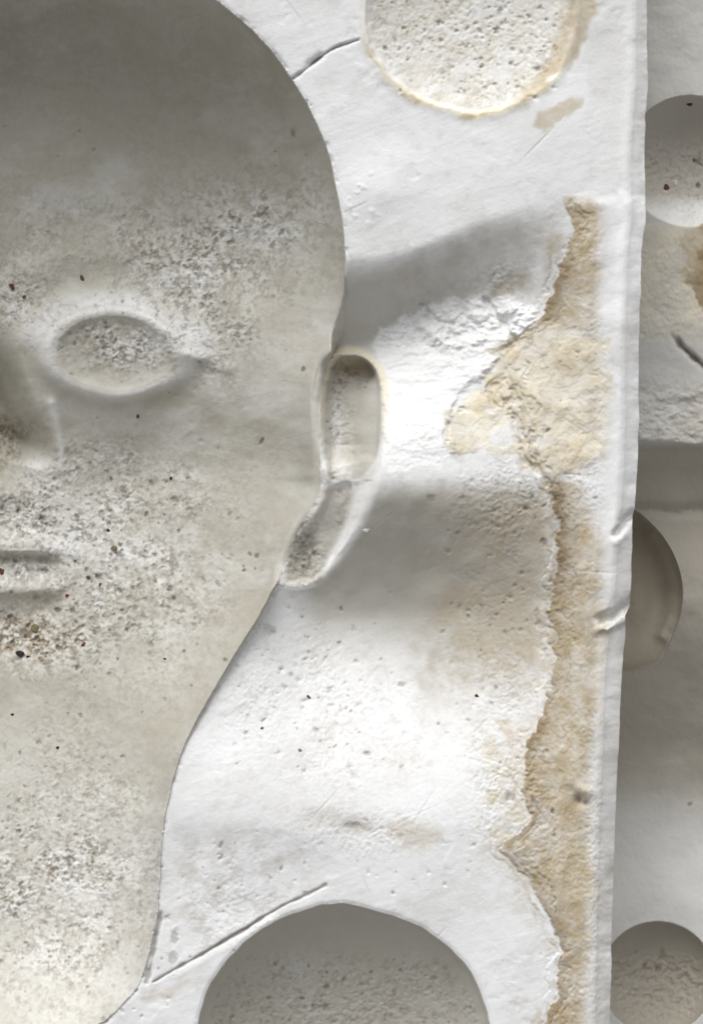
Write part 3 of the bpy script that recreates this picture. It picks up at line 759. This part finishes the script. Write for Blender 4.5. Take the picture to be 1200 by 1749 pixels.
Z2 += rough2*(2.9*(worms(U2, V2, 12, 221)-.3)) + .3*fbm(U2, V2, 6, 2, 222)
sp2 = np.clip(.75*gl, 0, 1)
p2 = scatter(rng, 130, gd([(1150,290,60,50,1)]), (1095,190,1200,350), 1.8, 5.0, 1.6, .95)
p2 += scatter(rng, 30, gd([(1110,1640,50,30,1)]), (1050,1600,1190,1700), 1.8, 5, 1.4, .6)
p2 += [(1177,1373,4,3,0,1,.6)]
stamp(U2, V2, us2, vs2, p2, (Z2, sp2))
stain2 = pmask(U2, V2, [(1158,400),(1185,385),(1230,370),(1230,540),(1195,530),(1180,500),(1160,470),(1172,440)], 4, 14, 22, 231, 4)
inB = (sb > 0)  # round hollow, its shade painted below through warm, grey and ochre
A2d = dict(warm=np.clip((ra<1)*.5+(rb<1)*.8+inB*1.0+sst(755,770,V2)*sst(1420,1300,V2)*.8+.25*sst(380,400,V2)*sst(600,560,V2), 0, 1),  # slopes turned from the light also darkened in colour
           grey=np.clip(.25*sst(0,.5,na)+.5*rgh2*sst(-.3,.5,nb)+.25*gs(V2-875,16)*2+.6*inB*sst(1140,1090,V2)+.2*sst(760,775,V2)*sst(900,880,V2), 0, 1),
           chalk_lit=np.clip((ra<1)*sst(320,365,V2)*.7*(1+.4*nb)+(.25+.3*na)*sst(1350,1450,V2)*(rb>1), 0, 1),  # lower recess wall and the slope further down made lighter
           cream=np.clip(.5*sst(375,395,V2)*sst(600,540,V2)*(.7+.6*nb), 0, 1),
           tan=np.clip(1.1*stain2*(.8+.5*nb), 0, 1), ochre=np.clip(.75*stain2*sst(-.25,.4,nb)+.34*inB*(sb>4), 0, 1), speck=np.clip(sp2, 0, .85))
lab2 = np.zeros(cc(U2).shape, np.int8)
lab2[cc(gl) > .25] = 3; lab2[cc(stain2) > .5] = 5
lab2[cc(ra) < 1] = 1; lab2[cc(rb) < 1] = 2; lab2[cc(sb) > 0] = 4
root2 = empty('plaster_mould')
tagp(root2, 'greyer plaster mould half lying lower, beyond the right edge of the stained mould', 'mould')
split_parts(U2, V2, Z2, A2d, lab2, {0: ('parting_face', None, None), 1: ('key_recess', None, 'pitted round recess with a bright lower lip'),
            2: ('key_recess', None, 'small shaded round recess at the bottom'), 3: ('scored_line', None, None),
            4: ('ear_hollow', None, None), 5: ('stained_crust', None, 'ochre brown crust patch')}, MAT_B, root2)
skirt(U2, V2, Z2, -560, MAT_B, root2)
def surf2(x, y):
    d = (U2-x)**2+(V2-y)**2; i = np.argmin(d); return float(Z2.flat[i])

# ------------------------------------------------------------------ table under the moulds
def simple(name, col, rough=.9):
    m = bpy.data.materials.new(name); m.use_nodes = True; t = m.node_tree; N = t.nodes; L = t.links
    bs = N['Principled BSDF']; bs.inputs['Roughness'].default_value = rough
    tc = N.new('ShaderNodeTexCoord'); n = N.new('ShaderNodeTexNoise'); n.inputs['Scale'].default_value = 900; n.inputs['Detail'].default_value = 4
    L.new(tc.outputs['Object'], n.inputs[0])
    r = N.new('ShaderNodeValToRGB'); r.color_ramp.elements[0].position = .3; r.color_ramp.elements[1].position = .7
    r.color_ramp.elements[0].color = (*[c*.6 for c in col], 1); r.color_ramp.elements[1].color = (*[min(1, c*1.25) for c in col], 1)
    L.new(n.outputs['Fac'], r.inputs[0]); L.new(r.outputs[0], bs.inputs['Base Color'])
    bp = N.new('ShaderNodeBump'); bp.inputs['Distance'].default_value = .0002; bp.inputs['Strength'].default_value = .5
    L.new(n.outputs['Fac'], bp.inputs['Height']); L.new(bp.outputs[0], bs.inputs['Normal'])
    return m
g = mesh_obj('ground', np.array([(-8, -8, -561*S), (8, -8, -561*S), (8, 8, -561*S), (-8, 8, -561*S)]), np.array([[0, 1, 2, 3]]), simple('pale_ground', (.34, .32, .29)), None, None, False)
g['kind'] = 'structure'

# ------------------------------------------------------------------ loose crumbs of grit
import bmesh
def crumb(x, y, r, stretch, ang, mat, label, fn=surf, cat='grit crumb', name='grit_crumb', flat=.5, seed=0):
    bm = bmesh.new(); bmesh.ops.create_icosphere(bm, subdivisions=2, radius=1)
    rr = random.Random(seed*13+5)
    ax_ = [Vector((rr.uniform(-1,1), rr.uniform(-1,1), rr.uniform(-1,1))).normalized() for _ in range(7)]
    cut = [rr.uniform(.35, .8) for _ in ax_]
    for v in bm.verts:
        for a, c in zip(ax_, cut):
            d = v.co.dot(a)
            if d > c: v.co -= a*(d-c)
        v.co.x *= stretch; v.co.z *= flat; v.co *= r*S
    me = bpy.data.meshes.new(name); bm.to_mesh(me); bm.free(); me.materials.append(mat)
    o = bpy.data.objects.new(name, me); COL.objects.link(o)
    z = fn(x, y) + r*flat*.35
    o.location = world(np.array(x), np.array(y), np.array(z)); o.rotation_euler = (0, 0, -ang)
    tagp(o, label, cat, 'loose grit crumbs on the plaster'); return o
rust = simple('rust_brown_grit', (.13, .05, .025)); dark = simple('black_grit', (.035, .028, .024)); brown = simple('brown_grit', (.12, .09, .06))
red = simple('red_grit', (.26, .03, .025)); olive = simple('olive_grit', (.20, .16, .09)); white = simple('white_chip', (.78, .78, .76)); grey_m = simple('grey_grit', (.30, .27, .25))
C_ = [(20,490,7,1.1,.9,rust,'rust brown crumb near the left border above the eye'),
 (42,507,4,1.2,0,brown,'small dark crumb just below and right of the rust crumb above the eye'),
 (140,475,4,1.9,1.0,brown,'long brown sliver lying right above the eye ring'),
 (235,710,4,1.3,1.5,rust,'single brown crumb on the smooth cheek below the eye'),
 (292,816,4,1.1,0,dark,'black crumb at the lower right of the cheek, alone'),
 (115,1018,4.5,1.1,.5,red,'bright red crumb beside the corner of the mouth'),
 (34,1118,8,1.35,.2,dark,'largest black crumb in the grime below the mouth'),
 (48,1121,3.5,1.2,0,dark,'small black crumb touching the largest black crumb'),
 (60,1072,8,1.2,.8,olive,'brown crumb in the grime above the largest black crumb'),
 (196,938,7,1.1,.6,olive,'olive brown crumb on the speckled cheek right of the mouth'),
 (185,907,4,1.3,1.3,dark,'black crumb just above the olive brown crumb'),
 (144,1100,4.5,1.5,2.5,rust,'reddish brown crumb below and right of the mouth'),
 (3,976,7,1.2,1,rust,'reddish brown crumb on the lower lip at the left border'),
 (151,987,4.2,1.2,.7,brown,'dark brown crumb right of the lips, below the olive crumb'),
 (171,999,4,1.3,1.5,brown,'brown crumb second to the right of the lips'),
 (98,1277,3.6,1.2,0,dark,'black crumb on the bright neck below the grime'),
 (22,1221,3.6,1.3,.9,dark,'black crumb on the neck near the left border'),
 (282,1125,3.4,1.2,.3,dark,'small black crumb at the lower right end of the speckled cheek'),
 (527,1190,4,1.2,1.4,rust,'brown crumb on the white plaster below the ear lobe'),
 (815,1189,4,1.3,.5,rust,'orange brown crumb at the left of the tan stain'),
 (448,1244,3,1.1,0,brown,'tiny dark crumb on the white plaster below the brown crumb'),
 (512,1282,4,1.3,.4,grey_m,'grey crumb low on the white plaster below the ear'),
 ]
for i, (x, y, r, st, an, mt, lb) in enumerate(C_): crumb(x, y, r, st, an, mt, lb, seed=i)
crumb(1176, 177, 5.5, 1.3, .2, rust, 'rust crumb high in the round recess of the far mould', surf2, seed=41)
crumb(1136, 319, 6, 1.2, .5, rust, 'reddish crumb on the floor of the round recess of the far mould', surf2, seed=42)
crumb(1153, 312, 5, 1.2, .2, white, 'white chip beside the reddish crumb in the far recess', surf2, 'plaster chip', 'plaster_chip', seed=43)
crumb(1001, 1350, 8, 1.3, .4, white, 'white chip above the dark pit on the tan stain', surf, 'plaster chip', 'plaster_chip', .45, 44)
crumb(1014, 1362, 5, 1.4, 1.4, white, 'small white chip right of the dark pit on the tan stain', surf, 'plaster chip', 'plaster_chip', .45, 45)
crumb(172, 1031, 5, 2.0, -.1, white, 'long white chip among the specks right of the red crumb', surf, 'plaster chip', 'plaster_chip', .4, 46)
crumb(626, 906, 4.5, 1.7, -.1, white, 'white flake on the ear rim above the lobe', surf, 'plaster chip', 'plaster_chip', .4, 47)
